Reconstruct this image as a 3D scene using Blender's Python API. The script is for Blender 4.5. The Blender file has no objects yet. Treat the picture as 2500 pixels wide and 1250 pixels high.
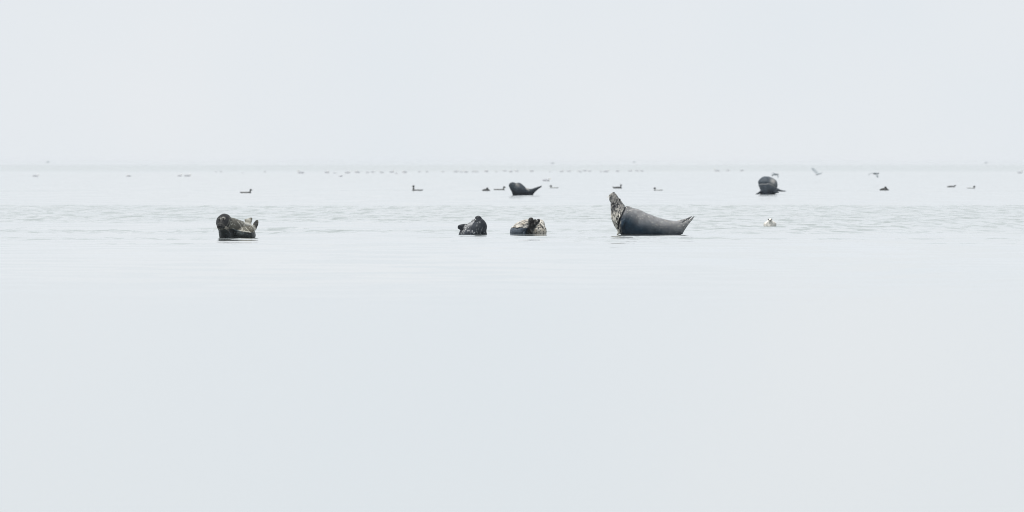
import bpy, bmesh, math, random
import numpy as np
from mathutils import Vector, Matrix, noise

random.seed(7)
S = bpy.context.scene
C = S.collection
R = math.radians

# ------------------------------------------------------------------ camera
CAM_H = 1.34                 # lens height above the water
F_PX = 39000.0               # focal length in photo pixels (2500 wide)
HOR = 398.0                  # photo row of the horizon
cam_d = bpy.data.cameras.new('camera')
cam = bpy.data.objects.new('camera', cam_d)
C.objects.link(cam)
cam.location = (0, 0, CAM_H)
cam.rotation_euler = (R(90) - math.atan((625 - HOR) / F_PX), 0, 0)
cam_d.sensor_width = 36
cam_d.lens = 36 * F_PX / 2500
cam_d.clip_start = 1
cam_d.clip_end = 40000
cam_d.dof.use_dof = True
cam_d.dof.focus_distance = 300
cam_d.dof.aperture_fstop = 11
S.camera = cam

# ------------------------------------------------------------------ sky, sun, exposure
SUN_EL, SUN_AZ = 66, -60     # azimuth from -Y (camera side) towards -X (left)
world = bpy.data.worlds.new('World')
S.world = world
world.use_nodes = True
nt = world.node_tree
for n in list(nt.nodes):
    nt.nodes.remove(n)
out = nt.nodes.new('ShaderNodeOutputWorld')
sky = nt.nodes.new('ShaderNodeTexSky')
sky.sky_type = 'NISHITA'
sky.sun_disc = False
sky.sun_elevation = R(SUN_EL)
sky.sun_rotation = R(180 + 60)
sky.dust_density = 6
sky.air_density = 1.0
hs = nt.nodes.new('ShaderNodeHueSaturation')
hs.inputs['Saturation'].default_value = 0.25
nt.links.new(sky.outputs[0], hs.inputs['Color'])
bg1 = nt.nodes.new('ShaderNodeBackground')
bg1.inputs[1].default_value = 0.06
nt.links.new(hs.outputs[0], bg1.inputs[0])
# a closed, even cloud deck with faint large-scale mottling
tc = nt.nodes.new('ShaderNodeTexCoord')
ns = nt.nodes.new('ShaderNodeTexNoise')
ns.inputs['Scale'].default_value = 34
ns.inputs['Detail'].default_value = 3
nt.links.new(tc.outputs['Generated'], ns.inputs['Vector'])
cr = nt.nodes.new('ShaderNodeValToRGB')
cr.color_ramp.elements[0].position = 0.3
cr.color_ramp.elements[1].position = 0.7
cr.color_ramp.elements[0].color = (0.316, 0.336, 0.3555, 1)
cr.color_ramp.elements[1].color = (0.335, 0.346, 0.3585, 1)
nt.links.new(ns.outputs['Fac'], cr.inputs[0])
bg2 = nt.nodes.new('ShaderNodeBackground')
bg2.inputs[1].default_value = 1.0
nt.links.new(cr.outputs[0], bg2.inputs[0])
mixw = nt.nodes.new('ShaderNodeMixShader')
mixw.inputs[0].default_value = 0.9
nt.links.new(bg1.outputs[0], mixw.inputs[1])
nt.links.new(bg2.outputs[0], mixw.inputs[2])
nt.links.new(mixw.outputs[0], out.inputs[0])

sun_d = bpy.data.lights.new('sun', 'SUN')
sun_d.energy = 1.5
sun_d.angle = R(25)
sun_d.color = (1, 0.96, 0.9)
sun = bpy.data.objects.new('sun', sun_d)
C.objects.link(sun)
_az = R(SUN_AZ)
sdir = Vector((math.sin(_az) * math.cos(R(SUN_EL)), -math.cos(_az) * math.cos(R(SUN_EL)), math.sin(R(SUN_EL))))
sun.rotation_euler = sdir.to_track_quat('Z', 'Y').to_euler()
sun.location = (0, 250, 60)

S.view_settings.view_transform = 'Standard'
S.view_settings.look = 'None'
S.view_settings.exposure = 1.41
S.view_settings.gamma = 1
S.view_settings.use_curve_mapping = False
S.render.engine = 'CYCLES'
S.cycles.use_denoising = True
S.cycles.max_bounces = 8
S.cycles.volume_bounces = 3
S.cycles.filter_width = 1.0

# ------------------------------------------------------------------ helpers
def dist_of(row):
    return CAM_H * F_PX / (row - HOR)

def spot(col, row):
    """point of the water surface seen at that place of the photo"""
    d = dist_of(row)
    return Vector(((col - 1250) / F_PX * d, d, 0)), F_PX / d

def air(col, row, d):
    return Vector(((col - 1250) / F_PX * d, d, CAM_H - d * (row - HOR) / F_PX))

def sstep(a, b, x):
    t = np.clip((x - a) / (b - a), 0, 1)
    return t * t * (3 - 2 * t)

class Nodes:
    def __init__(s, name):
        s.m = bpy.data.materials.new(name)
        s.m.use_nodes = True
        s.t = s.m.node_tree
        for n in list(s.t.nodes):
            s.t.nodes.remove(n)
        s.out = s.n('ShaderNodeOutputMaterial')
    def n(s, kind, **kw):
        n = s.t.nodes.new(kind)
        for k, v in kw.items():
            setattr(n, k, v)
        return n
    def l(s, a, b):
        s.t.links.new(a, b)
    def put(s, sock, v):
        if hasattr(v, 'is_output'):
            s.l(v, sock)
        else:
            sock.default_value = v
    def math(s, op, a, b=0.0, clamp=False):
        n = s.n('ShaderNodeMath', operation=op)
        n.use_clamp = clamp
        s.put(n.inputs[0], a); s.put(n.inputs[1], b)
        return n.outputs[0]
    def mixc(s, f, a, b):
        n = s.n('ShaderNodeMix', data_type='RGBA')
        s.put(n.inputs[0], f); s.put(n.inputs[6], a); s.put(n.inputs[7], b)
        return n.outputs[2]
    def ramp(s, v, a, b):
        n = s.n('ShaderNodeMapRange', interpolation_type='SMOOTHSTEP')
        s.put(n.inputs[0], v)
        n.inputs[1].default_value = a; n.inputs[2].default_value = b
        return n.outputs[0]
    def noise(s, vec, scale, detail=2, rough=0.5):
        n = s.n('ShaderNodeTexNoise')
        s.l(vec, n.inputs['Vector'])
        n.inputs['Scale'].default_value = scale
        n.inputs['Detail'].default_value = detail
        n.inputs['Roughness'].default_value = rough
        return n.outputs['Fac']

def rgb(r, g, b):
    return (r, g, b, 1)

def plain(name, col, rough=0.4, var=0.25):
    k = Nodes(name)
    p = k.n('ShaderNodeBsdfPrincipled')
    tc = k.n('ShaderNodeTexCoord')
    f = k.noise(tc.outputs['Object'], 40, 3)
    k.l(k.mixc(f, rgb(*[c * (1 - var) for c in col]), rgb(*[min(1, c * (1 + var)) for c in col])), p.inputs['Base Color'])
    p.inputs['Roughness'].default_value = rough
    k.l(p.outputs[0], k.out.inputs[0])
    return k.m

def coat(name, back, pale, dark, spot_scale=26, spot_lo=0.50, spot_hi=0.58, fleck=0.0, fleck_scale=45, wetrough=0.32, streak=0.0, rust=None):
    """seal fur: red mark = pale area with dark blotches, green mark = dark area, blue mark = soaked fur plus painted underside shade"""
    k = Nodes(name)
    p = k.n('ShaderNodeBsdfPrincipled')
    tc = k.n('ShaderNodeTexCoord')
    ob = tc.outputs['Object']
    at = k.n('ShaderNodeAttribute', attribute_name='marks')
    sep = k.n('ShaderNodeSeparateColor')
    k.l(at.outputs['Color'], sep.inputs[0])
    r, g, b = sep.outputs[0], sep.outputs[1], sep.outputs[2]
    n1 = k.noise(ob, 9, 4, 0.6)
    n2 = k.noise(ob, 60, 3, 0.65)
    # back coat with soft mottling and grain
    bk = k.mixc(k.ramp(n1, 0.3, 0.7), rgb(*[c * 0.72 for c in back]), rgb(*[c * 1.25 for c in back]))
    bk = k.mixc(k.math('MULTIPLY', k.ramp(n2, 0.45, 0.7), 0.45), bk, rgb(*[min(1, c * 1.9) for c in back]))
    # small pale flecks on the coat
    if fleck:
        v = k.n('ShaderNodeTexVoronoi')
        k.l(ob, v.inputs['Vector'])
        v.inputs['Scale'].default_value = fleck_scale
        f = k.math('MULTIPLY', k.ramp(v.outputs['Distance'], 0.36, 0.2), k.ramp(k.noise(ob, 14, 2), 0.46, 0.56))
        bk = k.mixc(k.math('MULTIPLY', f, fleck), bk, rgb(*pale))
    # blotched pale coat
    mp = k.n('ShaderNodeMapping')
    k.l(ob, mp.inputs['Vector'])
    mp.inputs['Scale'].default_value = (1, 1, 1 - streak)
    sp = k.noise(mp.outputs[0], spot_scale, 3, 0.55)
    bl = k.ramp(sp, spot_lo, spot_hi)
    pl = k.mixc(k.ramp(n1, 0.35, 0.7), rgb(*pale), rgb(*[c * 0.72 for c in (rust or pale)]))
    pl = k.mixc(bl, pl, rgb(*dark))
    col = k.mixc(r, bk, pl)
    dk = k.mixc(k.ramp(n2, 0.4, 0.75), rgb(*dark), rgb(*[c * 2.6 for c in dark]))
    col = k.mixc(g, col, dk)
    wet_shade = k.n('ShaderNodeMix', data_type='RGBA', blend_type='MULTIPLY')
    k.l(b, wet_shade.inputs[0]); k.l(col, wet_shade.inputs[6]); wet_shade.inputs[7].default_value = rgb(0.06, 0.125, 0.20)  # navy multiply darkens soaked fur and paints in the shaded underside
    k.l(wet_shade.outputs[2], p.inputs['Base Color'])
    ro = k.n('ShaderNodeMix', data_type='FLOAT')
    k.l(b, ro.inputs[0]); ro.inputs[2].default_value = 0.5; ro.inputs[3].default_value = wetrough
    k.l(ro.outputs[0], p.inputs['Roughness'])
    p.inputs['Specular IOR Level'].default_value = 0.10
    bu = k.n('ShaderNodeBump')
    bu.inputs['Strength'].default_value = 0.5
    bu.inputs['Distance'].default_value = 0.006
    k.l(k.math('ADD', n2, k.math('MULTIPLY', n1, 1.5)), bu.inputs['Height'])
    k.l(bu.outputs[0], p.inputs['Normal'])
    k.l(p.outputs[0], k.out.inputs[0])
    return k.m

def plumage(name, top, low, head, rough=0.7):
    """bird: red mark = head colour, green mark = upper-side colour, else lower-side colour"""
    k = Nodes(name)
    p = k.n('ShaderNodeBsdfPrincipled')
    tc = k.n('ShaderNodeTexCoord')
    at = k.n('ShaderNodeAttribute', attribute_name='marks')
    sep = k.n('ShaderNodeSeparateColor')
    k.l(at.outputs['Color'], sep.inputs[0])
    n = k.noise(tc.outputs['Object'], 30, 3)
    col = k.mixc(sep.outputs[1], rgb(*low), rgb(*top))
    col = k.mixc(sep.outputs[0], col, rgb(*head))
    m = k.n('ShaderNodeMix', data_type='RGBA', blend_type='MULTIPLY')
    m.inputs[0].default_value = 0.55
    k.l(col, m.inputs[6])
    cr = k.n('ShaderNodeValToRGB')
    cr.color_ramp.elements[0].position = 0.35; cr.color_ramp.elements[0].color = rgb(0.35, 0.35, 0.35)
    cr.color_ramp.elements[1].position = 0.6; cr.color_ramp.elements[1].color = rgb(1, 1, 1)
    k.l(n, cr.inputs[0]); k.l(cr.outputs[0], m.inputs[7])
    k.l(m.outputs[2], p.inputs['Base Color'])
    p.inputs['Roughness'].default_value = rough
    k.l(p.outputs[0], k.out.inputs[0])
    return k.m

def crom(P, n):
    """Catmull-Rom through rows of P, n steps per span"""
    P = np.array(P, float)
    Q = np.vstack([2 * P[0] - P[1], P, 2 * P[-1] - P[-2]])
    o = []
    for i in range(1, len(Q) - 2):
        for t in np.arange(n) / n:
            a, b, c, d = Q[i - 1], Q[i], Q[i + 1], Q[i + 2]
            o.append(0.5 * (2 * b + (c - a) * t + (2 * a - 5 * b + 4 * c - d) * t * t + (3 * b - a - 3 * c + d) * t ** 3))
    o.append(Q[-2])
    return np.array(o)

def tube(bm, rings, seg=24, sub=5, mat=0):
    """closed tube; a ring is (centre, half axis u, half axis v)"""
    rows = crom([np.concatenate([np.array(c, float), np.array(u, float), np.array(v, float)]) for c, u, v in rings], sub)
    vs = []
    for row in rows:
        c, u, v = row[:3], row[3:6], row[6:]
        vs.append([bm.verts.new(c + u * math.cos(a) + v * math.sin(a)) for a in np.linspace(0, 2 * math.pi, seg, endpoint=False)])
    for a, b in zip(vs, vs[1:]):
        for i in range(seg):
            bm.faces.new((a[i], a[(i + 1) % seg], b[(i + 1) % seg], b[i]))
    for ring, row, sgn in ((vs[0], rows[0], 1), (vs[-1], rows[-1], -1)):
        cv = bm.verts.new(row[:3])
        for i in range(seg):
            f = (ring[(i + 1) % seg], ring[i], cv)
            bm.faces.new(f if sgn > 0 else f[::-1])

def blob(bm, c, u, v, w, n=10):
    """ellipsoid with half axes u, v, w"""
    u, v, w, c = (np.array(q, float) for q in (u, v, w, c))
    rings = []
    for i in range(n + 1):
        t = -1 + 2 * i / n
        t = math.sin(t * math.pi / 2) * 0.995
        s = math.sqrt(1 - t * t)
        rings.append((c + w * t, u * s, v * s))
    tube(bm, rings, 18, 1)

def limb(bm, pts, flat=None, seg=16, sub=5):
    """flattened limb: rows of (point, half width vector, half thickness vector)"""
    tube(bm, pts, seg, sub)

def skin(bm, name, voxel, smooth=4):
    """one continuous surface out of overlapping closed pieces"""
    bmesh.ops.recalc_face_normals(bm, faces=bm.faces)
    me = bpy.data.meshes.new('tmp')
    bm.to_mesh(me); bm.free()
    o = bpy.data.objects.new('tmp', me)
    C.objects.link(o)
    m = o.modifiers.new('r', 'REMESH')
    m.mode = 'VOXEL'; m.voxel_size = voxel
    s = o.modifiers.new('s', 'SMOOTH')
    s.factor = 0.5; s.iterations = smooth
    dg = bpy.context.evaluated_depsgraph_get()
    dg.update()
    res = bpy.data.meshes.new_from_object(o.evaluated_get(dg))
    res.name = name
    bpy.data.objects.remove(o); bpy.data.meshes.remove(me)
    res.polygons.foreach_set('use_smooth', [True] * len(res.polygons))
    return res

def coords(me):
    a = np.empty(len(me.vertices) * 3)
    me.vertices.foreach_get('co', a)
    return a.reshape(-1, 3)

def set_coords(me, a):
    me.vertices.foreach_set('co', a.ravel()); me.update()

def normals(me):
    a = np.empty(len(me.vertices) * 3)
    me.vertices.foreach_get('normal', a)
    return a.reshape(-1, 3)

def marks(me, r, g, b):
    at = me.attributes.new('marks', 'FLOAT_COLOR', 'POINT')
    n = len(me.vertices)
    d = np.ones((n, 4))
    for i, q in enumerate((r, g, b)):
        d[:, i] = q
    at.data.foreach_set('color', np.clip(d, 0, 1).ravel())

def lumps(me, amp, scale, seed=0):
    co, no = coords(me), normals(me)
    d = np.array([noise.noise(Vector(c) * scale + Vector((seed, 0, 0))) for c in co])
    set_coords(me, co + no * (amp * d)[:, None])

def polyline_dist(p2, line):
    """distance of 2-D points to a polyline"""
    best = np.full(len(p2), 1e9)
    for a, b in zip(line, line[1:]):
        a, b = np.array(a, float), np.array(b, float)
        ab = b - a
        t = np.clip(((p2 - a) @ ab) / (ab @ ab), 0, 1)
        best = np.minimum(best, np.linalg.norm(p2 - (a + t[:, None] * ab), axis=1))
    return best

def groove(me, line, width, depth, front_only=True):
    """fold of the skin along a line given in the x-z plane, on the side towards -y"""
    co, no = coords(me), normals(me)
    d = polyline_dist(co[:, [0, 2]], line)
    w = np.exp(-(d / width) ** 2)
    if front_only:
        w *= (no[:, 1] < 0.3)
    set_coords(me, co - no * (w * depth)[:, None])

def wet_shade_line(co, z0, amp, seed, soft=0.03):  # mask of the lower coat: soaked fur, underside shade painted with it
    n = np.array([noise.noise(Vector((c[0] * 5 + seed, c[1] * 5, 0))) for c in co])
    z = z0 + amp * n
    return 1 - sstep(z - soft, z + soft, co[:, 2])

def thing(name, label, cat, loc, group=None, rz=0):
    o = bpy.data.objects.new(name, None)
    o.empty_display_size = 0.2
    C.objects.link(o)
    o.location = loc; o.rotation_euler = (0, 0, rz)
    o['label'] = label; o['category'] = cat
    if group:
        o['group'] = group
    return o

def part(name, me, mat, parent, loc=(0, 0, 0)):
    o = bpy.data.objects.new(name, me)
    C.objects.link(o)
    if mat and not me.materials:
        me.materials.append(mat)
    o.parent = parent; o.location = loc
    return o

def mesh_of(bm, name, smooth=True):
    bmesh.ops.recalc_face_normals(bm, faces=bm.faces)
    me = bpy.data.meshes.new(name)
    bm.to_mesh(me); bm.free()
    if smooth:
        me.polygons.foreach_set('use_smooth', [True] * len(me.polygons))
    return me

def ball(name, c, ax, mat, parent):
    bm = bmesh.new()
    blob(bm, c, (ax[0], 0, 0), (0, ax[1], 0), (0, 0, ax[2]), 6)
    return part(name, mesh_of(bm, name), mat, parent)

def whiskers(parent, roots, mat):
    bm = bmesh.new()
    for a, b, c in roots:
        rr = 0.0012
        tube(bm, [(p, (rr * q, 0, 0), (0, 0, rr * q)) for p, q in ((a, 1), (b, 0.8), (c, 0.3))], 5, 3)
    return part('whiskers', mesh_of(bm, 'whiskers'), mat, parent)

# ------------------------------------------------------------------ water
def make_water():
    xs = np.concatenate([np.linspace(-1500, -60, 13), np.linspace(-40, 40, 17), np.linspace(60, 1500, 13)])
    ys = np.concatenate([np.linspace(-50, 190, 13), np.linspace(200, 500, 31), np.linspace(550, 2000, 30), np.linspace(2200, 12000, 40)])
    bm = bmesh.new()
    g = [[bm.verts.new((x, y, 0)) for x in xs] for y in ys]
    for a, b in zip(g, g[1:]):
        for i in range(len(xs) - 1):
            bm.faces.new((a[i], a[i + 1], b[i + 1], b[i]))
    me = mesh_of(bm, 'water')
    k = Nodes('calm_sea_water')
    p = k.n('ShaderNodeBsdfPrincipled')
    p.inputs['Base Color'].default_value = rgb(0.283, 0.313, 0.320)
    p.inputs['IOR'].default_value = 1.333
    p.inputs['Roughness'].default_value = 0.045
    geo = k.n('ShaderNodeNewGeometry')
    pos = geo.outputs['Position']
    sx = k.n('ShaderNodeSeparateXYZ')
    k.l(pos, sx.inputs[0])
    X, Y = sx.outputs[0], sx.outputs[1]

    def field(scale_x, scale_y, detail, seed, rough=0.55):
        mp = k.n('ShaderNodeMapping')
        k.l(pos, mp.inputs['Vector'])
        mp.inputs['Scale'].default_value = (scale_x, scale_y, 1)
        mp.inputs['Location'].default_value = (seed, seed * 1.7, 0)
        return k.noise(mp.outputs[0], 1.0, detail, rough)

    # wavy borders of the wind patches
    edge = k.math('MULTIPLY', k.math('SUBTRACT', field(0.22, 0.012, 2, 3.1), 0.5), 60)
    Yw = k.math('ADD', Y, edge)
    def band(a0, a1, b0, b1, wavy=True):
        v = Yw if wavy else Y
        return k.math('MULTIPLY', k.ramp(v, a0, a1), k.ramp(v, b1, b0))
    far_patch = band(352, 372, 494, 514)                     # broad ruffled band behind the seals
    near_patch = band(304, 311, 320, 331)                    # thin ruffled strip level with the seals
    strips = band(258, 276, 300, 312)                        # last few ripples before the calm
    right_patch = k.math('MULTIPLY', band(312, 326, 360, 380), k.ramp(X, 0.5, 5.0))   # the ruffled band is wider on the right
    far_line = k.math('MULTIPLY', band(735, 762, 772, 800, False), k.ramp(field(0.12, 0.01, 2, 71.3), 0.46, 0.6))
    distant = k.ramp(Y, 1900, 3200)                          # ruffled sea towards the horizon
    # the thin strip comes and goes along its length
    gust = k.ramp(field(0.10, 0.02, 2, 9.3), 0.35, 0.6)
    amp = k.math('MULTIPLY', far_patch, 1.0)
    amp = k.math('MAXIMUM', amp, k.math('MULTIPLY', near_patch, k.math('ADD', 0.45, k.math('MULTIPLY', gust, 0.55))))
    amp = k.math('MAXIMUM', amp, k.math('MULTIPLY', strips, k.math('MULTIPLY', k.ramp(field(0.16, 0.09, 2, 44.1), 0.5, 0.62), 0.55)))
    amp = k.math('MAXIMUM', amp, right_patch)
    amp = k.math('MAXIMUM', amp, k.math('MULTIPLY', far_line, 0.35))
    # ripple groups: narrow darker dashes
    d1 = k.ramp(field(1.5, 0.10, 3, 1.7, 0.65), 0.52, 0.66)
    d2 = k.ramp(field(3.4, 0.22, 2, 5.9), 0.54, 0.66)
    dash = k.math('ADD', k.math('MULTIPLY', d1, 0.7), k.math('MULTIPLY', d2, 0.55))
    slope = k.math('MULTIPLY', amp, k.math('ADD', 0.016, k.math('MULTIPLY', dash, 0.72)))
    slope = k.math('ADD', slope, k.math('MULTIPLY', distant, 0.07))
    # gentle swell left on the calm water, with flat slicks between
    sw = k.ramp(field(0.5, 0.05, 3, 12.4), 0.36, 0.50)
    sw2 = k.math('SUBTRACT', field(1.1, 0.30, 3, 22.4), 0.5)
    sw3 = k.ramp(field(0.42, 0.21, 2, 31.4), 0.43, 0.52)
    sw3 = k.math('MAXIMUM', sw3, k.ramp(Y, 292, 130))            # evenly dimpled, featureless water near the lens
    sw = k.math('MAXIMUM', sw, k.ramp(Y, 292, 130))
    calm = k.math('ADD', 0.003, k.math('MULTIPLY', k.math('MULTIPLY', sw3, 0.028), k.math('ADD', 0.4, k.math('MULTIPLY', sw, 0.6))))
    slope = k.math('ADD', slope, calm)
    side = k.math('MULTIPLY', sw2, 0.03)
    cb = k.n('ShaderNodeCombineXYZ')
    k.l(side, cb.inputs[0])
    k.l(k.math('MULTIPLY', slope, -1), cb.inputs[1])
    cb.inputs[2].default_value = 1
    nz = k.n('ShaderNodeVectorMath', operation='NORMALIZE')
    k.l(cb.outputs[0], nz.inputs[0])
    k.l(nz.outputs[0], p.inputs['Normal'])
    k.l(p.outputs[0], k.out.inputs[0])
    me.materials.append(k.m)
    o = bpy.data.objects.new('water', me)
    C.objects.link(o)
    o['kind'] = 'structure'
    o['label'] = 'calm pale grey sea with bands of wind ripples'
make_water()

def make_haze():
    bm = bmesh.new()
    bmesh.ops.create_cube(bm, size=1)
    for v in bm.verts:
        v.co = Vector((v.co.x * 3200, 6000 + v.co.y * 12300, 0.6 + v.co.z * 3.4))
    me = mesh_of(bm, 'haze', False)
    k = Nodes('sea_haze')
    v = k.n('ShaderNodeVolumePrincipled')
    v.inputs['Color'].default_value = rgb(0.97, 0.985, 1)
    v.inputs['Density'].default_value = 0.00004
    v.inputs['Anisotropy'].default_value = 0.85
    k.l(v.outputs[0], k.out.inputs['Volume'])
    me.materials.append(k.m)
    o = bpy.data.objects.new('haze', me)
    C.objects.link(o)
    o['kind'] = 'stuff'
make_haze()

# ------------------------------------------------------------------ shared materials
M_eye = plain('wet_black_eye', (0.006, 0.006, 0.007), 0.15)
M_nose = plain('wet_black_nose', (0.010, 0.010, 0.011), 0.35)
M_whisk = plain('whisker', (0.55, 0.52, 0.46), 0.5)
SEALS = 'seals resting in the shallow water'

# ------------------------------------------------------------------ the big grey seal with its head thrown up
def big_seal():
    loc, sc = spot(1470, 573)
    t = thing('seal', 'big grey seal arched with nose pointing up, tail raised and pale spotted chest', 'seal', loc, SEALS)
    Z = 7.354 * sc                       # zoom pixels per metre
    def P(zx, zy, y=0.0):
        return np.array((zx / Z, y, (905 - zy) / Z))
    prof = [((172, 150), (212, 143), .030), ((140, 182), (250, 176), .050), ((143, 235), (291, 236), .072),
            ((147, 300), (346, 300), .098), ((148, 365), (392, 362), .122), ((150, 430), (425, 388), .145),
            ((153, 515), (478, 392), .180), ((166, 610), (560, 425), .220), ((196, 700), (670, 455), .255),
            ((240, 790), (785, 510), .275), ((322, 890), (885, 552), .285), ((480, 965), (980, 585), .28),
            ((700, 985), (1060, 610), .265), ((900, 985), (1140, 632), .235), ((1100, 975), (1215, 648), .20),
            ((1285, 955), (1290, 657), .155), ((1405, 915), (1352, 664), .115), ((1475, 830), (1395, 668), .075),
            ((1500, 770), (1440, 668), .045)]
    bm = bmesh.new()
    rings = []
    for a, b, ry in prof:
        A, B = P(*a), P(*b)
        rings.append(((A + B) / 2, (B - A) / 2, (0, ry, 0)))
    tube(bm, rings, 32, 6)
    # two hind flippers pressed together, fanned upwards
    for dy, pts in ((-.03, [((1440, 905), (1400, 690)), ((1490, 815), (1432, 690)), ((1560, 716), (1500, 662)), ((1625, 638), (1585, 612)), ((1664, 572), (1655, 560))]),
                    (.05, [((1420, 850), (1340, 660)), ((1470, 740), (1420, 632)), ((1530, 668), (1500, 612)), ((1590, 610), (1570, 585)), ((1622, 572), (1612, 564))])):
        rr = []
        for i, (a, b) in enumerate(pts):
            A, B = P(*a, dy), P(*b, dy)
            rr.append(((A + B) / 2, (B - A) / 2, (0, (.05, .035, .022, .014, .007)[i], 0)))
        limb(bm, rr)
    # fore flipper folded along the breast, tip at the water
    fl = [((370, 640), .07, -.235), ((345, 740), .075, -.262), ((320, 830), .065, -.262), ((285, 900), .045, -.24), ((255, 915), .02, -.22)]
    limb(bm, [(P(x, y, d), (w * .75, 0, w * .35), (0, .028, 0)) for (x, y), w, d in fl])
    # cheek pads of the muzzle and the lower jaw
    for s in (-1, 1):
        blob(bm, P(165, 205, s * .030), (.045, 0, 0), (0, .032, 0), (0, 0, .038))
    blob(bm, P(152, 262), (.03, 0, 0), (0, .045, 0), (0, 0, .06))
    me = skin(bm, 'body', 0.009, 5)
    # neck fold behind the head, and the folds of the breast
    pl = lambda pts: [(P(*q)[0], P(*q)[2]) for q in pts]
    groove(me, pl([(424, 378), (408, 440), (370, 520), (330, 600), (300, 680), (290, 790)]), .013, .026)
    groove(me, pl([(405, 400), (350, 470), (300, 540), (270, 640)]), .010, .010)
    groove(me, pl([(150, 212), (185, 225), (225, 205)]), .006, .006)                 # mouth
    groove(me, pl([(1395, 690), (1440, 690), (1480, 660), (1540, 625), (1640, 590)]), .008, .012)
    groove(me, pl([(1440, 830), (1500, 740), (1590, 650)]), .007, .006)
    lumps(me, .007, 9, 4)
    co = coords(me)
    zx, zy = co[:, 0] * Z, 905 - co[:, 2] * Z
    edge = np.interp(zy, [140, 300, 385, 500, 620, 750, 850, 920], [420, 420, 420, 372, 335, 335, 350, 360])
    blur = 14 * np.array([noise.noise(Vector(c) * 22) for c in co])
    pale = 1 - sstep(edge - 34, edge + 16, zx + blur)
    up = 1 - sstep(400, 560, zy)                       # the face is greyer than the breast
    pale *= 1 - .72 * up
    head = (1 - sstep(400, 425, zx)) * up * .30 + np.exp(-(np.linalg.norm((np.stack([zx, zy], 1) - (225, 385)) / (95, 110), axis=1)) ** 2) * sstep(-.15, .12, np.array([noise.noise(Vector((c[0] * 48, c[1] * 40, c[2] * 20))) for c in co]))
    pale = np.maximum(pale, .4 * (1 - sstep(190, 250, zy)))
    fold = np.exp(-(polyline_dist(np.stack([zx, zy], 1), [(424, 378), (408, 440), (370, 520), (330, 600), (300, 680), (290, 790)]) / 16) ** 2)  # shade of the neck crease, painted dark along its groove
    wob = np.array([noise.noise(Vector((c[0] * 5, c[1] * 4, c[2] * 4))) for c in co])
    wet_shade_edge = np.interp(zx, [250, 350, 600, 900, 1300, 1500], [560, 560, 670, 790, 880, 900])      # below this line: soaked coat with underside shade painted in
    wet_shade = sstep(wet_shade_edge - 200, wet_shade_edge + 110, zy + 60 * wob)
    strip = sstep(edge - 75, edge - 35, zx) * sstep(560, 650, zy) * .6
    dark = np.clip(head + fold * .8 + strip * pale, 0, 1)
    marks(me, pale, dark, wet_shade * (1 - .8 * pale))
    m = coat('grey_seal_coat', (.155, .158, .164), (.66, .63, .56), (.008, .009, .011), 40, .46, .56, .7, 40, streak=.6)
    part('body', me, m, t)
    ball('eye', P(317, 274, -.078), (.016, .014, .022), M_eye, t)
    ball('eye', P(317, 274, .078), (.016, .014, .022), M_eye, t)
    ball('nose', P(206, 155, 0), (.026, .034, .017), M_nose, t)
    w = []
    for i in range(7):
        q = i / 6
        a = P(150 + 10 * q, 195 + 16 * q, -.045)
        w.append((a, a + (-.04, -.03, -.012 - .012 * q), a + (-.09 + .02 * q, -.05, -.035 - .03 * q)))
    whiskers(t, w, M_whisk)
big_seal()

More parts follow.
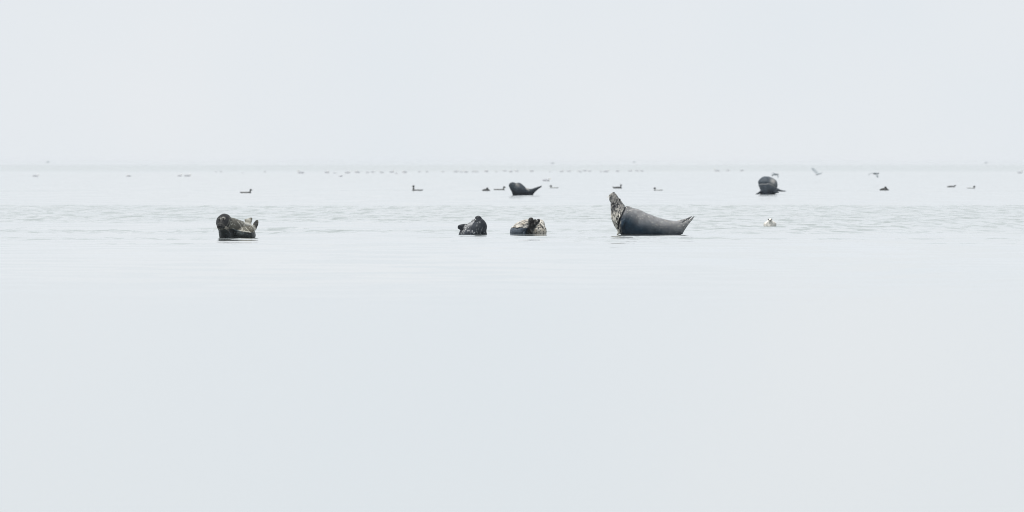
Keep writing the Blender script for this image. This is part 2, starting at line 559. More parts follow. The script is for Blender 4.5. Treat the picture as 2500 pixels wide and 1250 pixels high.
# ------------------------------------------------------------------ dark seal facing the camera, on the left
def left_seal():
    loc, sc = spot(500, 581)
    t = thing('seal', 'dark seal on the far left facing the camera, hind flippers lifted', 'seal', loc, SEALS)
    Z = 10.42 * sc
    def P(zx, zy, y=0.0):
        return np.array((zx / Z, y, (950 - zy) / Z))
    bm = bmesh.new()
    # head: a round skull with a broad muzzle
    d = np.array((-.22, -.93, -.2)); d /= np.linalg.norm(d)
    side = np.cross(d, (0, 0, 1)); side /= np.linalg.norm(side)
    up = np.cross(side, d)
    hc = P(470, 555, -.42)
    rad = [(-.16, .13, .13), (-.10, .135, .137), (-.03, .13, .133), (.04, .115, .118), (.09, .092, .09), (.135, .070, .062), (.165, .045, .038), (.175, .02, .018)]
    tube(bm, [(hc + d * s + up * (-.03 * max(0, s) / .17), side * a, up * b) for s, a, b in rad], 24, 4)
    for s in (-1, 1):
        blob(bm, hc + d * .135 - up * .042 + side * s * .034, side * .042, up * .035, d * .045)
    blob(bm, hc + d * .10 - up * .085, side * .05, up * .035, d * .06)
    # body runs away to the right and back
    body = [(450, 590, -.36, .125, .135), (530, 620, -.28, .150, .155), (620, 680, -.14, .185, .185), (740, 740, .06, .215, .20),
            (850, 770, .30, .225, .19), (950, 790, .56, .205, .175), (1040, 800, .80, .165, .15), (1110, 790, .98, .12, .115), (1150, 740, 1.10, .075, .085)]
    ax = np.array((.62, .0, 0)); 
    tube(bm, [(P(x, y, dy), np.array((.86, -.5, 0)) * a, (0, 0, b)) for x, y, dy, a, b in body], 28, 5)
    # chest down to the water
    tube(bm, [(P(500, 640, -.34), (.12, 0, 0), (0, .13, 0)), (P(520, 760, -.28), (.115, 0, 0), (0, .17, 0)), (P(560, 900, -.22), (.135, 0, 0), (0, .2, 0)), (P(600, 1000, -.2), (.15, 0, 0), (0, .2, 0))], 24, 4)
    # near flank: broad side sinking into the water
    blob(bm, P(930, 880, .10), (.26, 0, 0), (0, .42, 0), (0, 0, .165))
    # fore flipper lying on the flank
    limb(bm, [(P(1020, 640, -.02), (.05, 0, .02), (0, .03, .01)), (P(1090, 680, -.12), (.055, 0, .04), (0, .025, .01)), (P(1165, 745, -.19), (.05, 0, .045), (0, .022, .01)), (P(1222, 800, -.22), (.026, 0, .028), (0, .016, .008))])
    # hind flippers fanned upwards
    limb(bm, [(P(1100, 700, 1.08), (.06, 0, 0), (0, .05, 0)), (P(1085, 590, 1.12), (.055, 0, 0), (0, .035, 0)), (P(1082, 500, 1.15), (.072, 0, -.01), (0, .024, 0)), (P(1100, 462, 1.16), (.062, 0, .01), (0, .02, 0)), (P(1110, 440, 1.16), (.03, 0, .01), (0, .012, 0))])
    limb(bm, [(P(1180, 790, 1.02), (.07, 0, .02), (0, .05, 0)), (P(1240, 705, 1.06), (.048, 0, .02), (0, .03, 0)), (P(1262, 640, 1.08), (.054, 0, .02), (0, .024, 0)), (P(1272, 570, 1.10), (.052, 0, .015), (0, .02, 0)), (P(1290, 515, 1.11), (.032, 0, .01), (0, .014, 0)), (P(1298, 495, 1.11), (.012, 0, 0), (0, .01, 0))])
    me = skin(bm, 'body', 0.009, 4)
    pl = lambda pts: [(P(*q)[0], P(*q)[2]) for q in pts]
    folds = [[(640, 480), (630, 560), (580, 650), (530, 700)], [(680, 520), (670, 590), (620, 670)], [(840, 520), (900, 590), (950, 680), (975, 740)],
             [(930, 550), (1010, 610), (1060, 690), (1150, 790)]]
    for f in folds:
        groove(me, pl(f), .008, .016)
    groove(me, pl([(345, 585), (400, 560), (440, 580), (500, 600), (505, 640)]), .006, .006)
    lumps(me, .006, 10, 9)
    co = coords(me)
    p2 = np.stack([co[:, 0] * Z, 950 - co[:, 2] * Z], 1)
    # pale eye rings, rim light painted along the creases, pale hip behind the flipper
    pale = np.zeros(len(co))
    nf = co[:, 1] < -.3
    pale += .62 * np.exp(-(np.linalg.norm((p2 - (488, 446)) / (50, 42), axis=1)) ** 4) * nf
    pale += .6 * np.exp(-(np.linalg.norm((p2 - (408, 455)) / (18, 24), axis=1)) ** 2) * nf
    pale += .35 * np.exp(-(polyline_dist(p2, [(345, 585), (400, 560), (440, 580), (500, 600), (505, 640)]) / 9) ** 2) * nf
    pale += .75 * np.exp(-(polyline_dist(p2, [(720, 700), (800, 755), (950, 765), (1060, 785), (1150, 800)]) / 10) ** 2)
    for f in folds:
        pale += .5 * np.exp(-(polyline_dist(p2 + (8, 0), f) / 9) ** 2)
    pale += .65 * np.exp(-(polyline_dist(p2, [(1010, 570), (1130, 600), (1230, 690), (1275, 770)]) / 30) ** 2) * (co[:, 1] > .1)
    pale += .5 * np.exp(-(polyline_dist(p2, [(1050, 460), (1120, 500)]) / 45) ** 2) * (co[:, 1] > .9)
    low = np.interp(p2[:, 0], [300, 560, 720, 950, 1150, 1300], [730, 725, 705, 775, 805, 800])
    wet_shade = sstep(low - 8, low + 16, p2[:, 1])  # soaked lower flank, its underside shade painted in as well
    head = (1 - sstep(600, 680, p2[:, 0])) * (1 - sstep(690, 740, p2[:, 1]))
    dark = head * .97 + .95 * np.exp(-(np.linalg.norm((p2 - (1275, 600)) / (62, 120), axis=1)) ** 4)
    dark *= 1 - np.clip(pale, 0, 1)
    marks(me, pale, dark, wet_shade * .85)
    m = coat('dark_brown_grey_coat', (.080, .077, .064), (.60, .60, .55), (.013, .0135, .015), 30, .62, .72, .6, 30)
    part('body', me, m, t)
    def on(dx, dz, dd):
        return hc + side * dx + up * dz + d * dd
    ball('eye', P(486, 455, -.54), (.022, .02, .017), M_eye, t)
    ball('eye', P(372, 470, -.52), (.016, .018, .015), M_eye, t)
    ball('nose', hc + d * .172 - up * .018, (.026, .016, .016), M_nose, t)
    for s in (-1, 1):
        w = []
        for i in range(5):
            a = hc + d * .15 - up * (.035 + .01 * i) + side * s * .05
            w.append((a, a + side * s * .05 - up * .01, a + side * s * .10 - up * (.035 + .008 * i)))
        whiskers(t, w, M_whisk)
left_seal()

# ------------------------------------------------------------------ dark seal with its chin up
def chin_seal():
    loc, sc = spot(1100, 572.6)
    t = thing('seal', 'dark white-flecked seal with chin tipped up and one flipper out to the left', 'seal', loc, SEALS)
    Z = 13.89 * sc
    def P(zx, zy, y=0.0):
        return np.array((zx / Z, y, (1005 - zy) / Z))
    bm = bmesh.new()
    # breast, throat and upturned head
    col = [(890, 1090, .00, .205, .20), (900, 1005, -.02, .188, .20), (935, 900, -.05, .156, .19), (958, 800, -.08, .150, .175), (972, 720, -.10, .144, .155),
           (984, 625, -.11, .126, .13), (983, 535, -.12, .091, .105), (955, 465, -.13, .066, .080), (938, 415, -.14, .060, .06), (937, 390, -.145, .046, .04), (938, 378, -.145, .024, .02)]
    tube(bm, [(P(x, y, dy), (a, 0, 0), (0, b, 0)) for x, y, dy, a, b in col], 28, 5)
    # trunk going back to the left
    tr = [(880, 890, .0, .16, .14), (800, 880, .25, .165, .155), (760, 870, .55, .165, .155), (755, 840, .85, .15, .145), (770, 790, 1.08, .12, .115), (780, 730, 1.2, .075, .07)]
    tube(bm, [(P(x, y, dy), (a, 0, 0), (0, 0, b)) for x, y, dy, a, b in tr], 26, 5)
    # shoulder slope to the left
    blob(bm, P(635, 1150, .05), (.215, 0, .0), (0, .22, 0), (0, 0, .265))
    # hind flipper standing up far behind
    limb(bm, [(P(780, 760, 1.2), (.06, 0, 0), (0, .04, 0)), (P(770, 620, 1.25), (.05, 0, .02), (0, .03, 0)), (P(790, 500, 1.28), (.05, 0, .02), (0, .02, 0)), (P(815, 470, 1.29), (.02, 0, .01), (0, .012, 0))])
    # fore flipper held out
    limb(bm, [(P(560, 790, .0), (0, 0, .085), (0, .06, 0)), (P(440, 765, -.02), (0, 0, .066), (0, .04, 0)), (P(350, 762, -.03), (0, 0, .055), (0, .03, 0)), (P(285, 758, -.04), (0, 0, .043), (0, .024, 0)), (P(240, 755, -.05), (0, 0, .02), (0, .014, 0))])
    me = skin(bm, 'body', 0.009, 4)
    pl = lambda pts: [(P(*q)[0], P(*q)[2]) for q in pts]
    groove(me, pl([(830, 480), (850, 600), (1000, 520), (1030, 480)]), .007, .008)
    groove(me, pl([(480, 680), (440, 800), (400, 870)]), .01, .014)
    groove(me, pl([(250, 745), (350, 765), (420, 760)]), .008, .008)
    groove(me, pl([(1040, 1000), (1120, 920), (1180, 830)]), .010, .012)
    lumps(me, .006, 10, 21)
    co = coords(me)
    p2 = np.stack([co[:, 0] * Z, 1005 - co[:, 2] * Z], 1)
    sil = np.exp(-(polyline_dist(p2, [(820, 510), (690, 640), (520, 720), (440, 870), (390, 1000)]) / 48) ** 2)
    pale = .6 * sil * (co[:, 1] > -.12)
    tip = (1 - sstep(430, 560, p2[:, 1])) * (co[:, 1] < .6)
    dark = tip * .8 + .35 * (p2[:, 0] > 880) + .6 * (1 - sstep(430, 480, p2[:, 0]))
    dark *= 1 - .8 * sil * (p2[:, 0] > 470)
    marks(me, pale, dark * .8, wet_shade_line(co, .03, .03, 5, .05) * .9)
    m = coat('flecked_dark_coat', (.032, .037, .046), (.60, .61, .62), (.014, .016, .020), 46, .50, .58, .95, 30)
    part('body', me, m, t)
    ball('nose', P(940, 388, -.15), (.028, .022, .015), M_nose, t)
    ball('eye', P(848, 545, -.18), (.012, .014, .016), M_eye, t)
    ball('eye', P(1062, 535, -.13), (.012, .014, .016), M_eye, t)
chin_seal()

# ------------------------------------------------------------------ pale seal seen from behind, dark hind flippers up
def tail_seal():
    loc, sc = spot(1230, 571.8)
    t = thing('seal', 'cream and grey seal seen from its rear with two dark hind flippers folded up', 'seal', loc, SEALS)
    Z = 15.625 * sc
    def P(zx, zy, y=0.0):
        return np.array((zx / Z, y, (965 - zy) / Z))
    bm = bmesh.new()
    # trunk, lying away from the camera
    tr = [(1000, 900, -.10, .20, .12), (980, 870, .05, .29, .18), (960, 860, .3, .325, .215), (950, 850, .6, .32, .22), (960, 840, .9, .27, .21), (980, 800, 1.15, .2, .19), (1000, 780, 1.35, .14, .15), (1000, 780, 1.5, .08, .09)]
    tube(bm, [(P(x, y, dy), (a, 0, 0), (0, 0, b)) for x, y, dy, a, b in tr], 30, 5)
    # hips
    blob(bm, P(560, 880, .02), (.165, 0, .0), (0, .24, 0), (0, 0, .145))
    blob(bm, P(1330, 860, .0), (.155, 0, 0), (0, .22, 0), (0, 0, .165))
    blob(bm, P(1400, 640, .10), (.085, 0, -.03), (0, .15, 0), (.02, 0, .11))
    blob(bm, P(780, 640, .10), (.15, 0, .04), (0, .15, 0), (-.02, 0, .09))
    # tail stock rising towards the camera
    tube(bm, [(P(980, 1000, -.14), (.13, 0, 0), (0, .09, 0)), (P(985, 880, -.20), (.105, 0, 0), (0, .085, 0)), (P(1010, 760, -.25), (.095, 0, 0), (0, .07, 0)), (P(1080, 640, -.28), (.09, 0, 0), (0, .05, 0)), (P(1130, 560, -.3), (.085, 0, 0), (0, .04, 0))], 22, 4)
    # two fanned hind flippers
    limb(bm, [(P(1060, 690, -.27), (.07, 0, .02), (0, .045, 0)), (P(1045, 560, -.30), (.062, 0, .01), (0, .032, 0)), (P(1030, 450, -.31), (.058, 0, .0), (0, .028, 0)), (P(1035, 360, -.30), (.044, 0, .0), (0, .022, 0)), (P(1040, 318, -.29), (.02, 0, 0), (0, .012, 0))])
    limb(bm, [(P(1120, 680, -.27), (.07, 0, -.02), (0, .045, 0)), (P(1230, 560, -.29), (.055, 0, -.01), (0, .032, 0)), (P(1300, 470, -.30), (.042, 0, .0), (0, .028, 0)), (P(1318, 405, -.29), (.034, 0, .0), (0, .022, 0)), (P(1322, 378, -.28), (.015, 0, 0), (0, .012, 0))])
    limb(bm, [(P(1110, 600, -.25), (.04, 0, 0), (0, .03, 0)), (P(1180, 470, -.26), (.03, 0, 0), (0, .024, 0)), (P(1195, 385, -.26), (.018, 0, 0), (0, .015, 0))])
    # fore flipper edge at the right
    limb(bm, [(P(1420, 600, .05), (.03, 0, .01), (0, .06, 0)), (P(1500, 690, -.02), (.024, 0, .012), (0, .05, 0)), (P(1565, 740, -.05), (.012, 0, .006), (0, .03, 0))])
    me = skin(bm, 'body', 0.009, 4)
    pl = lambda pts: [(P(*q)[0], P(*q)[2]) for q in pts]
    groove(me, pl([(340, 712), (430, 705), (510, 740), (620, 695), (710, 700)]), .007, .014)
    groove(me, pl([(1100, 730), (1250, 700), (1340, 690), (1420, 700)]), .007, .012)
    groove(me, pl([(1370, 590), (1440, 660), (1500, 740)]), .008, .010)
    groove(me, pl([(830, 700), (920, 610), (1060, 520)]), .007, .012)
    lumps(me, .006, 10, 33)
    co = coords(me)
    p2 = np.stack([co[:, 0] * Z, 965 - co[:, 2] * Z], 1)
    near = co[:, 1] < -.12
    fl = (near | (np.abs(p2[:, 0] - 1180) < 240) & (p2[:, 1] < 480))
    mid = np.exp(-(polyline_dist(p2, [(960, 960), (980, 800), (1080, 620), (1060, 400)]) / 150) ** 4) + np.exp(-(polyline_dist(p2, [(1100, 620), (1310, 440)]) / 95) ** 4)
    tex = np.array([noise.noise(Vector((c[0] * 40, c[1] * 8, c[2] * 14))) for c in co])
    dark = np.clip(mid * (1 - .55 * sstep(.15, .4, tex)), 0, 1) * (co[:, 1] < -.02)
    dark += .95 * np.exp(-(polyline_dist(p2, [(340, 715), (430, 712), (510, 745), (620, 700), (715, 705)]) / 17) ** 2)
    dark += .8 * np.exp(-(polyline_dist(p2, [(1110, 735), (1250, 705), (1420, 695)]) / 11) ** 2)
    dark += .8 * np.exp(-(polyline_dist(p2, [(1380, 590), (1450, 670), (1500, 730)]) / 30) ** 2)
    dark += .6 * np.exp(-(polyline_dist(p2, [(750, 660), (880, 560)]) / 40) ** 2)
    dark += .55 * np.exp(-(polyline_dist(p2, [(400, 640), (600, 545), (820, 430)]) / 14) ** 2) + .45 * np.exp(-(polyline_dist(p2, [(560, 620), (700, 560), (900, 460)]) / 12) ** 2)
    left = 1 - sstep(830, 1000, p2[:, 0])
    wet_shade = sstep(705, 740, p2[:, 1]) * left
    pale = 1 - .8 * wet_shade - .5 * dark
    marks(me, pale, dark, wet_shade * .75 + .5 * dark)
    m = coat('cream_spotted_coat', (.14, .16, .19), (.50, .485, .45), (.016, .014, .013), 30, .545, .60, .2, 40, rust=(.50, .44, .35))
    part('body', me, m, t)
tail_seal()

# ------------------------------------------------------------------ far seals
def far_side_seal():
    loc, sc = spot(1160, 476.5)
    t = thing('seal', 'far dark seal in profile, blunt head at left, tail lifted to the right', 'seal', loc, SEALS)
    Z = 11.36 * sc
    def P(zx, zy, y=0.0):
        return np.array((zx / Z, y, (645 - zy) / Z))
    prof = [((930, 370), (955, 315), .06), ((937, 408), (1030, 282), .12), ((958, 450), (1100, 296), .145), ((985, 505), (1150, 303), .165), ((1015, 560), (1225, 297), .20),
            ((1050, 650), (1300, 338), .23), ((1180, 720), (1370, 398), .25), ((1360, 730), (1440, 450), .22), ((1500, 710), (1500, 468), .16), ((1590, 660), (1545, 470), .10), ((1625, 600), (1590, 462), .06)]
    bm = bmesh.new()
    rings = []
    for a, b, ry in prof:
        A, B = P(*a), P(*b)
        rings.append(((A + B) / 2, (B - A) / 2, (0, ry, 0)))
    tube(bm, rings, 28, 5)
    for dy, pts in ((-.03, [((1605, 640), (1570, 465)), ((1650, 575), (1640, 440)), ((1720, 510), (1710, 415)), ((1800, 452), (1800, 388)), ((1845, 425), (1850, 372))]),
                    (.05, [((1590, 620), (1560, 470)), ((1640, 560), (1630, 452)), ((1700, 500), (1690, 428)), ((1770, 445), (1770, 402)), ((1862, 380), (1866, 366))])):
        limb(bm, [((P(*a, dy) + P(*b, dy)) / 2, (P(*b) - P(*a)) / 2, (0, (.07, .04, .025, .018, .01)[i], 0)) for i, (a, b) in enumerate(pts)])
    me = skin(bm, 'body', 0.016, 4)
    pl = lambda pts: [(P(*q)[0], P(*q)[2]) for q in pts]
    groove(me, pl([(1130, 300), (1110, 360), (1090, 420)]), .02, .02)
    groove(me, pl([(1400, 430), (1440, 500), (1480, 540)]), .02, .03)
    co = coords(me)
    p2 = np.stack([co[:, 0] * Z, 645 - co[:, 2] * Z], 1)
    pale = .8 * np.exp(-(polyline_dist(p2, [(1410, 430), (1460, 480), (1490, 510)]) / 22) ** 2) + .3 * np.exp(-(polyline_dist(p2, [(1130, 330), (1200, 380)]) / 40) ** 2)
    dark = np.clip(1 - sstep(1080, 1180, p2[:, 0]), 0, 1) * .55
    marks(me, pale, dark * (1 - pale), wet_shade_line(co, .22, .08, 8, .16))
    part('body', me, coat('slate_coat', (.033, .042, .053), (.42, .40, .37), (.010, .017, .022), 22, .55, .65, .3, 26), t)
    ball('eye', P(985, 345, -.115), (.02, .02, .022), M_eye, t)
far_side_seal()

def far_front_seal():
    loc, sc = spot(1820, 474.3)
    t = thing('seal', 'far bulky dark seal seen chest on as a tall round mound', 'seal', loc, SEALS)
    Z = 12.5 * sc
    def P(zx, zy, y=0.0):
        return np.array((zx / Z, y, (938 - zy) / Z))
    bm = bmesh.new()
    # breast rising from the water and overhanging forehead-down
    col = [(680, 1040, .10, .36, .34), (675, 930, .06, .335, .32), (700, 830, .02, .345, .31), (700, 740, -.02, .385, .31), (683, 650, -.05, .415, .32), (676, 580, -.06, .415, .31), (668, 510, -.05, .375, .28),
           (655, 450, -.03, .275, .22), (635, 405, .0, .15, .13), (630, 392, .01, .05, .05)]
    tube(bm, [(P(x, y, dy), (a, 0, 0), (0, b, 0)) for x, y, dy, a, b in col], 30, 5)
    # trunk running away behind
    tr = [(700, 760, .0, .32, .25), (740, 780, .4, .34, .26), (800, 800, .8, .28, .22), (880, 820, 1.15, .18, .15), (950, 815, 1.4, .1, .09)]
    tube(bm, [(P(x, y, dy), (a, 0, 0), (0, 0, b)) for x, y, dy, a, b in tr], 26, 4)
    # right flank tapering to the hind flippers
    limb(bm, [(P(860, 740, .1), (0, 0, .13), (0, .18, 0)), (P(980, 795, .4), (0, 0, .075), (0, .12, 0)), (P(1080, 830, .6), (0, 0, .042), (0, .08, 0)), (P(1160, 838, .75), (0, 0, .030), (0, .10, 0)), (P(1260, 848, .85), (0, 0, .010), (0, .12, 0))])
    # fore flippers spread on the water
    limb(bm, [(P(500, 840, -.1), (0, 0, .09), (0, .1, 0)), (P(420, 890, -.16), (0, 0, .055), (0, .09, 0)), (P(350, 922, -.2), (0, 0, .03), (0, .07, 0)), (P(300, 936, -.22), (0, 0, .01), (0, .03, 0))])
    limb(bm, [(P(850, 850, -.15), (0, 0, .08), (0, .1, 0)), (P(950, 875, -.22), (0, 0, .04), (0, .08, 0)), (P(1020, 880, -.25), (0, 0, .022), (0, .06, 0))])
    me = skin(bm, 'body', 0.016, 5)
    pl = lambda pts: [(P(*q)[0], P(*q)[2]) for q in pts]
    crease = [(385, 630), (450, 605), (560, 612), (680, 590), (780, 620), (860, 675), (960, 745)]
    groove(me, pl(crease), .03, .032)
    co = coords(me)
    p2 = np.stack([co[:, 0] * Z, 938 - co[:, 2] * Z], 1)
    line = [(430, 640), (520, 625), (640, 640), (690, 600), (780, 630), (860, 680), (950, 745)]
    pale = .38 * np.exp(-(polyline_dist(p2, line) / 11) ** 2) + .8 * np.exp(-(np.linalg.norm((p2 - (840, 555)) / (85, 95), axis=1)) ** 2)  # second term paints a sheen onto the upper right of the coat
    up_dark = (1 - sstep(560, 620, p2[:, 1])) * (1 - sstep(680, 800, p2[:, 0])) * .4
    marks(me, pale, up_dark * (1 - pale), wet_shade_line(co, .16, .05, 3, .16))
    part('body', me, coat('blue_slate_coat', (.060, .074, .092), (.40, .39, .37), (.012, .018, .024), 20, .64, .75, .15, 24), t)
far_front_seal()

# ------------------------------------------------------------------ birds
DUCKS = 'ducks swimming beyond the seals'
M_bill = plain('dark_bill', (.05, .05, .045), 0.4)
M_gullbill = plain('yellow_bill', (.45, .32, .08), 0.4)
P_drake = plumage('pale_backed_plumage', (.46, .49, .50), (.022, .024, .025), (.010, .012, .013))
P_dark = plumage('dark_plumage', (.020, .022, .024), (.04, .047, .055), (.010, .011, .012))
P_gull = plumage('gull_plumage', (.10, .11, .14), (.30, .31, .34), (.70, .71, .72))
P_fly = plumage('grey_flying_plumage', (.10, .125, .145), (.16, .19, .21), (.05, .06, .07))
P_pale_fly = plumage('pale_flying_plumage', (.32, .36, .39), (.45, .48, .5), (.12, .14, .15))

def swimmer(neck=.16, lean=.02, length=.55, high=.12, head=.045, tail=.05, tucked=False, split=.06):
    """bird afloat, facing +x; returns body mesh and the bill's place"""
    bm = bmesh.new()
    L = length / 2
    rows = [(-1.06, tail + .02, .02, .012), (-.9, tail, .06, .03), (-.6, .035, .12, .085 * high / .12), (-.2, .02, .155, high), (.25, .02, .155, high * 1.02), (.6, .02, .12, high * .85), (.85, .02, .075, .06), (.97, .02, .03, .03)]
    tube(bm, [((x * L, 0, z), (0, w * .75, 0), (0, 0, h * .85)) for x, z, w, h in rows], 20, 4)
    if tucked:
        hp = np.array((L * .25, 0, high + .03))
        blob(bm, hp, (head * 1.25, 0, 0), (0, head, 0), (0, 0, head), 8)
    else:
        b = np.array((L * .68, 0, .05)); hp = np.array((L * .72 + lean, 0, neck))
        tube(bm, [(b, (.055, 0, 0), (0, .055, 0)), (b * .5 + hp * .5 + (.012, 0, 0), (.036, 0, 0), (0, .034, 0)), (hp, (.036, 0, 0), (0, .032, 0))], 14, 4)
        blob(bm, hp + (.015, 0, .005), (head * 1.3, 0, 0), (0, head * .85, 0), (0, 0, head), 8)
    me = skin(bm, 'body', 0.010, 3)
    co = coords(me)
    hd = np.exp(-((np.linalg.norm(co - hp, axis=1) / (head * 1.9)) ** 6))
    if not tucked:
        hd = np.maximum(hd, (co[:, 0] > L * .5) * sstep(.06, .10, co[:, 2]))
    marks(me, hd, sstep(split - .012, split + .012, co[:, 2]), 0)
    bm = bmesh.new()
    if not tucked:
        a = hp + (head * 1.15, 0, .0)
        tube(bm, [(a, (0, .016, 0), (0, 0, .02)), (a + (.035, 0, -.012), (0, .013, 0), (0, 0, .011)), (a + (.065, 0, -.018), (0, .009, 0), (0, 0, .006))], 10, 3)
    else:
        a = hp + (head * 1.1, 0, -.01)
        tube(bm, [(a, (0, .014, 0), (0, 0, .014)), (a + (.03, 0, -.02), (0, .01, 0), (0, 0, .008))], 10, 3)
    return me, mesh_of(bm, 'bill')

V = {
    'upright': swimmer(.235, -.02, .54, .085, .045, split=.075),
    'normal': swimmer(.165, .03, .56, .085, .045, split=.075),
    'low': swimmer(.135, -.01, .48, .075, .045, split=.05),
    'hunched': swimmer(.1, 0, .46, .135, .045, tucked=True, split=.03),
    'cocked': swimmer(.235, -.01, .58, .125, .04, tail=.11, split=.055),
    'flat': swimmer(.125, .05, .52, .11, .04, split=.045),
}
for kk, (b, w) in list(V.items()):
    dark = kk in ('hunched', 'cocked', 'flat')
    b.materials.append(P_dark if dark else P_drake)
    w.materials.append(M_bill)

def duck(kind, col, row, left, label, s=1.0, yaw=0.0, z=-.02):
    loc, _ = spot(col, row)
    t = thing('duck', label, 'duck', loc + Vector((0, 0, z)), DUCKS, (math.pi if left else 0) + yaw)
    t.scale = (s, s, s)
    part('body', V[kind][0], None, t)
    part('bill', V[kind][1], None, t)
    return t

duck('normal', 600, 471, False, 'lone black-headed duck swimming right, beyond the dark seal on the far left', .92, .15)
duck('upright', 1019, 465.5, True, 'duck with tall upright neck and low body, alone in the middle distance', 1.0, -.1)
duck('hunched', 1187, 466, False, 'small hunched dark duck, head hidden, second bird left of the far profile seal', .9, .3)
duck('normal', 1219, 464, False, 'dark-headed duck just left of the far profile seal, swimming towards it', .98, -.1)
duck('low', 1353, 459, True, 'dark-headed duck just right of the tail of the far profile seal, facing it', .98, .1)
duck('cocked', 1507, 460, False, 'big dark duck with cocked tail, right above the nose of the big grey seal', .9, .1)
duck('low', 1607, 465, True, 'small low duck facing left above the back of the big grey seal', .95, -.2)
duck('hunched', 2159, 465, False, 'dark duck hunched into a triangle, right of the far bulky seal', 1.05, -.3)
duck('flat', 2322, 457, False, 'dark flat-backed duck, left one of the pair near the right edge', .88, .2)
duck('low', 2371, 460, False, 'pale-backed duck with dark head, right one of the pair near the right edge', .9, .1)

# speckled gull facing the camera
def speckled_bird():
    loc, sc = spot(1880, 553)
    t = thing('gull', 'pale speckled gull low on the water facing the camera, right of the big grey seal', 'bird', loc)
    bm = bmesh.new()
    rows = [(-.10, .06, .075, .06), (-.06, .04, .112, .095), (.02, .035, .132, .098), (.14, .03, .12, .095), (.26, .04, .085, .065), (.36, .055, .04, .025), (.42, .06, .015, .01)]
    tube(bm, [((0, y, z), (w, 0, 0), (0, 0, h)) for y, z, w, h in rows], 22, 4)
    tube(bm, [((0, -.07, .08), (.05, 0, 0), (0, .045, 0)), ((0, -.08, .12), (.045, 0, 0), (0, .042, 0)), ((0, -.085, .148), (.034, 0, 0), (0, .035, 0))], 16, 4)
    blob(bm, (0, -.09, .135), (.046, 0, 0), (0, .05, 0), (0, 0, .034), 8)
    for s in (-1, 1):
        limb(bm, [((s * .105, -.02, .055), (.016, 0, .01), (0, 0, .025)), ((s * .125, .08, .035), (.012, 0, .008), (0, 0, .04)), ((s * .10, .25, .06), (.014, 0, .01), (0, 0, .03)), ((s * .05, .40, .075), (.008, 0, 0), (0, 0, .01))])
    me = skin(bm, 'body', 0.006, 3)
    co = coords(me)
    sides = np.exp(-(np.linalg.norm((np.stack([np.abs(co[:, 0]), co[:, 2]], 1) - (.128, .045)) / (.018, .035), axis=1)) ** 2)
    marks(me, 1, sides * .7, 0)
    part('body', me, coat('speckled_plumage', (.5, .48, .44), (.78, .76, .71), (.20, .19, .17), 60, .54, .68, .2, 60), t)
    for s in (-1, 1):
        ball('eye', (s * .036, -.122, .152), (.011, .009, .012), M_eye, t)
    bm = bmesh.new()
    tube(bm, [((0, -.135, .126), (.017, 0, 0), (0, 0, .017)), ((0, -.165, .120), (.013, 0, 0), (0, 0, .013)), ((0, -.185, .108), (.004, 0, 0), (0, 0, .005))], 10, 3)
    part('bill', mesh_of(bm, 'bill'), M_bill, t)
speckled_bird()

# ------------------------------------------------------------------ gulls afloat far out
GULLS = 'faint gulls afloat below the horizon'
G = [swimmer(.15, .02, .44, .095, .042, split=.085), swimmer(.19, .0, .42, .085, .04, split=.08), swimmer(.12, 0, .42, .10, .04, tucked=True, split=.07)]
for b, w in G:
    b.materials.append(P_gull); w.materials.append(M_gullbill)

def gull(col, row, label, s=1.0, i=None, left=None):
    loc, _ = spot(col, row)
    i = random.randrange(3) if i is None else i
    left = random.random() < .5 if left is None else left
    t = thing('gull', label, 'gull', loc, GULLS, (math.pi if left else 0) + random.uniform(-.5, .5))
    t.scale = (s, s, s)
    part('body', G[i][0], None, t)
    part('bill', G[i][1], None, t)

gull(86, 431, 'faint lone gull afloat at the far left edge below the horizon', 1.3, 0, False)
gull(314, 431, 'faint lone gull afloat between the left edge and the floating pair of gulls', 1.1, 2)
gull(438, 430.5, 'left one of a close pair of faint gulls afloat in the left distance', 1.15, 1, False)
gull(457, 430.5, 'right one of a close pair of faint gulls afloat in the left distance', 1.35, 0)
gull(735, 423, 'faint gull alone left of the long hazy line of gulls', 1.9, 1)
gull(832, 431, 'faint gull a little nearer than the left end of the hazy line', .9, 2)
gull(1333, 442, 'pale flat gull afloat just behind the raised tail of the far profile seal', 1.25, 0, False)
gull(1751, 418, 'faint gull left in a loose trio beyond the far bulky seal', 1.9, 1)
gull(1777, 417, 'faint gull middle in a loose trio beyond the far bulky seal', 1.4, 0)
gull(1811, 417, 'faint gull right in a loose trio beyond the far bulky seal', 1.5, 2)
gull(2490, 422.5, 'faint gull afloat at the far right edge below the horizon', 1.6, 1)
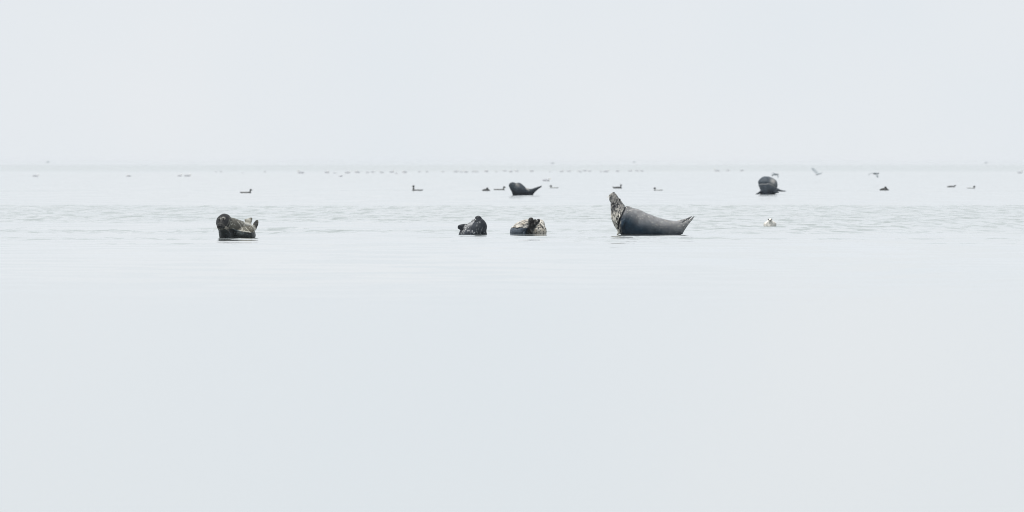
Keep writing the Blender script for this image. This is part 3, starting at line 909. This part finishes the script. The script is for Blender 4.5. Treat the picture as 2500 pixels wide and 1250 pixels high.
GROUPS_OF_GULLS = [
    ('above the dark seal on the far left', [(527, 420, .9), (540, 420, 1.1), (592, 423, .6), (647, 420, 1.2)]),
    ('at the left end of the long line', [(798, 422, 1.9), (817, 423, 1.1), (848, 422.5, 1.8), (872, 422, 1.9), (897, 422, 1.3)]),
    ('left of the upright-necked duck', [(910, 421, 1.5), (932, 422, 1.5), (956, 421, 1.8), (967, 424, 1.0), (988, 421.5, 1.9)]),
    ('right above the upright-necked duck', [(1024, 420, 1.3), (1042, 420, 1.3), (1081, 420.5, 1.3)]),
    ('above the chin-up seal', [(1113, 420, 1.9), (1126, 420, 1.4), (1138, 421, 1.6), (1155, 420, 1.4), (1164, 420, 1.4)]),
    ('above the head of the far profile seal', [(1188, 419.5, 1.9), (1212, 420, 1.0), (1232, 418, 1.5), (1247, 420, 1.7), (1262, 419, 1.6)]),
    ('above the tail of the far profile seal', [(1298, 419, 1.8), (1342, 420, 1.0), (1371, 419.5, 1.6), (1389, 419.5, 1.7)]),
    ('left of the big grey seal\'s nose', [(1416, 420, 1.5), (1428, 418, 1.7), (1440, 419, 1.6), (1467, 420, 1.0), (1479, 420, 1.9)]),
    ('above the shoulders of the big grey seal', [(1508, 419, 1.6), (1538, 418, 1.7), (1555, 418, 1.5), (1567, 418.5, 1.6)]),
]
RANK = {3: ('leftmost', 'middle', 'rightmost'), 4: ('leftmost', 'second', 'third', 'rightmost'), 5: ('leftmost', 'second', 'middle', 'fourth', 'rightmost')}
for where, spots in GROUPS_OF_GULLS:
    for word, (col, row, s) in zip(RANK[len(spots)], spots):
        gull(col, row, 'tiny faint gull, %s in the hazy group %s' % (word, where), s * .85)

# ------------------------------------------------------------------ birds on the wing
FLY = 'birds flying low over the water'
def wing(bm, pts, chord, thick=.018):
    rr = []
    n = len(pts)
    for i, p in enumerate(pts):
        c = np.array(chord[i] if isinstance(chord, list) else chord, float)
        rr.append((p, c, (0, thick * (1 - .35 * i / (n - 1)), thick * .6)))
    limb(bm, rr, seg=12, sub=4)

def flyer(name, label, col, row, d, body, wings, tail, mat, headc):
    t = thing(name, label, 'bird', air(col, row, d), FLY)
    bm = bmesh.new()
    a, b = np.array(body[0], float), np.array(body[1], float)
    ax = (b - a) / np.linalg.norm(b - a)
    u = np.cross(ax, (0, 1, 0)); u /= np.linalg.norm(u)
    v = np.cross(ax, u)
    tube(bm, [(a + (b - a) * s, u * r, v * r) for s, r in ((0, .012), (.12, .035), (.4, .062), (.68, .055), (.82, .035), (.9, .038), (.97, .03), (1.0, .012))], 16, 4)
    for pts, ch in wings:
        wing(bm, [np.array(p, float) for p in pts], ch)
    wing(bm, [a + (b - a) * .2, a + np.array(tail) * .5, a + np.array(tail)], [u * .03, u * .05, u * .055], .01)
    me = skin(bm, 'body', 0.007, 2)
    co = coords(me)
    s = ((co - a) @ ax) / np.linalg.norm(b - a)
    hd = sstep(.75, .85, s) * (np.linalg.norm(co - b, axis=1) < .13)
    marks(me, hd, sstep(-.02, .02, co[:, 2] - (a[2] + b[2]) / 2), 0)
    part('body', me, mat, t)
    bm = bmesh.new()
    tube(bm, [(b, u * .014, v * .012), (b + ax * .03, u * .01, v * .008), (b + ax * .06, u * .003, v * .003)], 8, 2)
    part('bill', mesh_of(bm, 'bill'), M_bill, t)

flyer('flying_bird', 'dark bird flying close above the far bulky seal, one wing hanging down', 1892, 426.5, 1000,
      ((-.10, .05, .00), (.20, -.02, .03)),
      [(((.02, .02, .04), (-.10, .25, .10), (-.22, .45, .06)), [(.07, 0, .01), (.06, 0, .01), (.02, 0, .005)]),
       (((.05, -.03, .03), (.17, -.2, -.02), (.19, -.35, -.22)), [(.07, 0, .01), (.06, 0, .02), (.02, 0, .02)])], (-.10, 0, -.06), P_fly, 1)
flyer('flying_gull', 'pale grey gull in flight right of the far bulky seal, one long wing raised', 1997, 424.5, 1200,
      ((.16, .1, .03), (-.14, -.12, -.06)),
      [(((-.03, .0, .03), (-.22, .2, .22), (-.46, .35, .44)), [(.075, 0, .06), (.085, 0, .085), (.05, 0, .05)]),
       (((.05, .02, .03), (.22, -.15, .06), (.37, -.25, .13)), [(.06, 0, .0), (.05, 0, .02), (.02, 0, .01)])], (.12, .06, .01), P_pale_fly, 1)
flyer('flying_bird', 'grey bird in flight with drooping wings, above the duck hunched into a triangle', 2134, 425.5, 1000,
      ((.18, .08, .03), (-.06, -.08, .05)),
      [(((.04, .0, .05), (-.18, .15, .06), (-.36, .3, -.06)), [(.08, 0, .01), (.06, 0, .02), (.02, 0, .01)]),
       (((.10, -.02, .04), (.17, -.2, -.06), (.24, -.3, -.20)), [(.08, 0, .02), (.07, 0, .03), (.03, 0, .02)])], (.12, .05, .02), P_fly, 1)
for col, row, d, label in ((1349, 399, 2600, 'blurred pale bird flying at the horizon above the far profile seal'), (1548, 396.5, 3000, 'blurred pale bird flying at the horizon above the big grey seal'),
                           (117, 396.5, 2600, 'blurred pale bird flying at the horizon near the left edge'), (2407, 398, 2600, 'blurred pale bird flying at the horizon near the right edge')):
    flyer('flying_gull', label, col, row, d, ((-.2, .05, 0), (.2, -.05, .02)),
          [(((.0, .0, .03), (-.1, .3, .22), (-.2, .5, .2)), [(.09, 0, .02), (.09, 0, .02), (.03, 0, .01)]),
           (((.0, 0, .03), (.1, -.3, .2), (.08, -.5, .16)), [(.09, 0, .02), (.09, 0, .02), (.03, 0, .01)])], (-.12, 0, 0), P_pale_fly, 1)
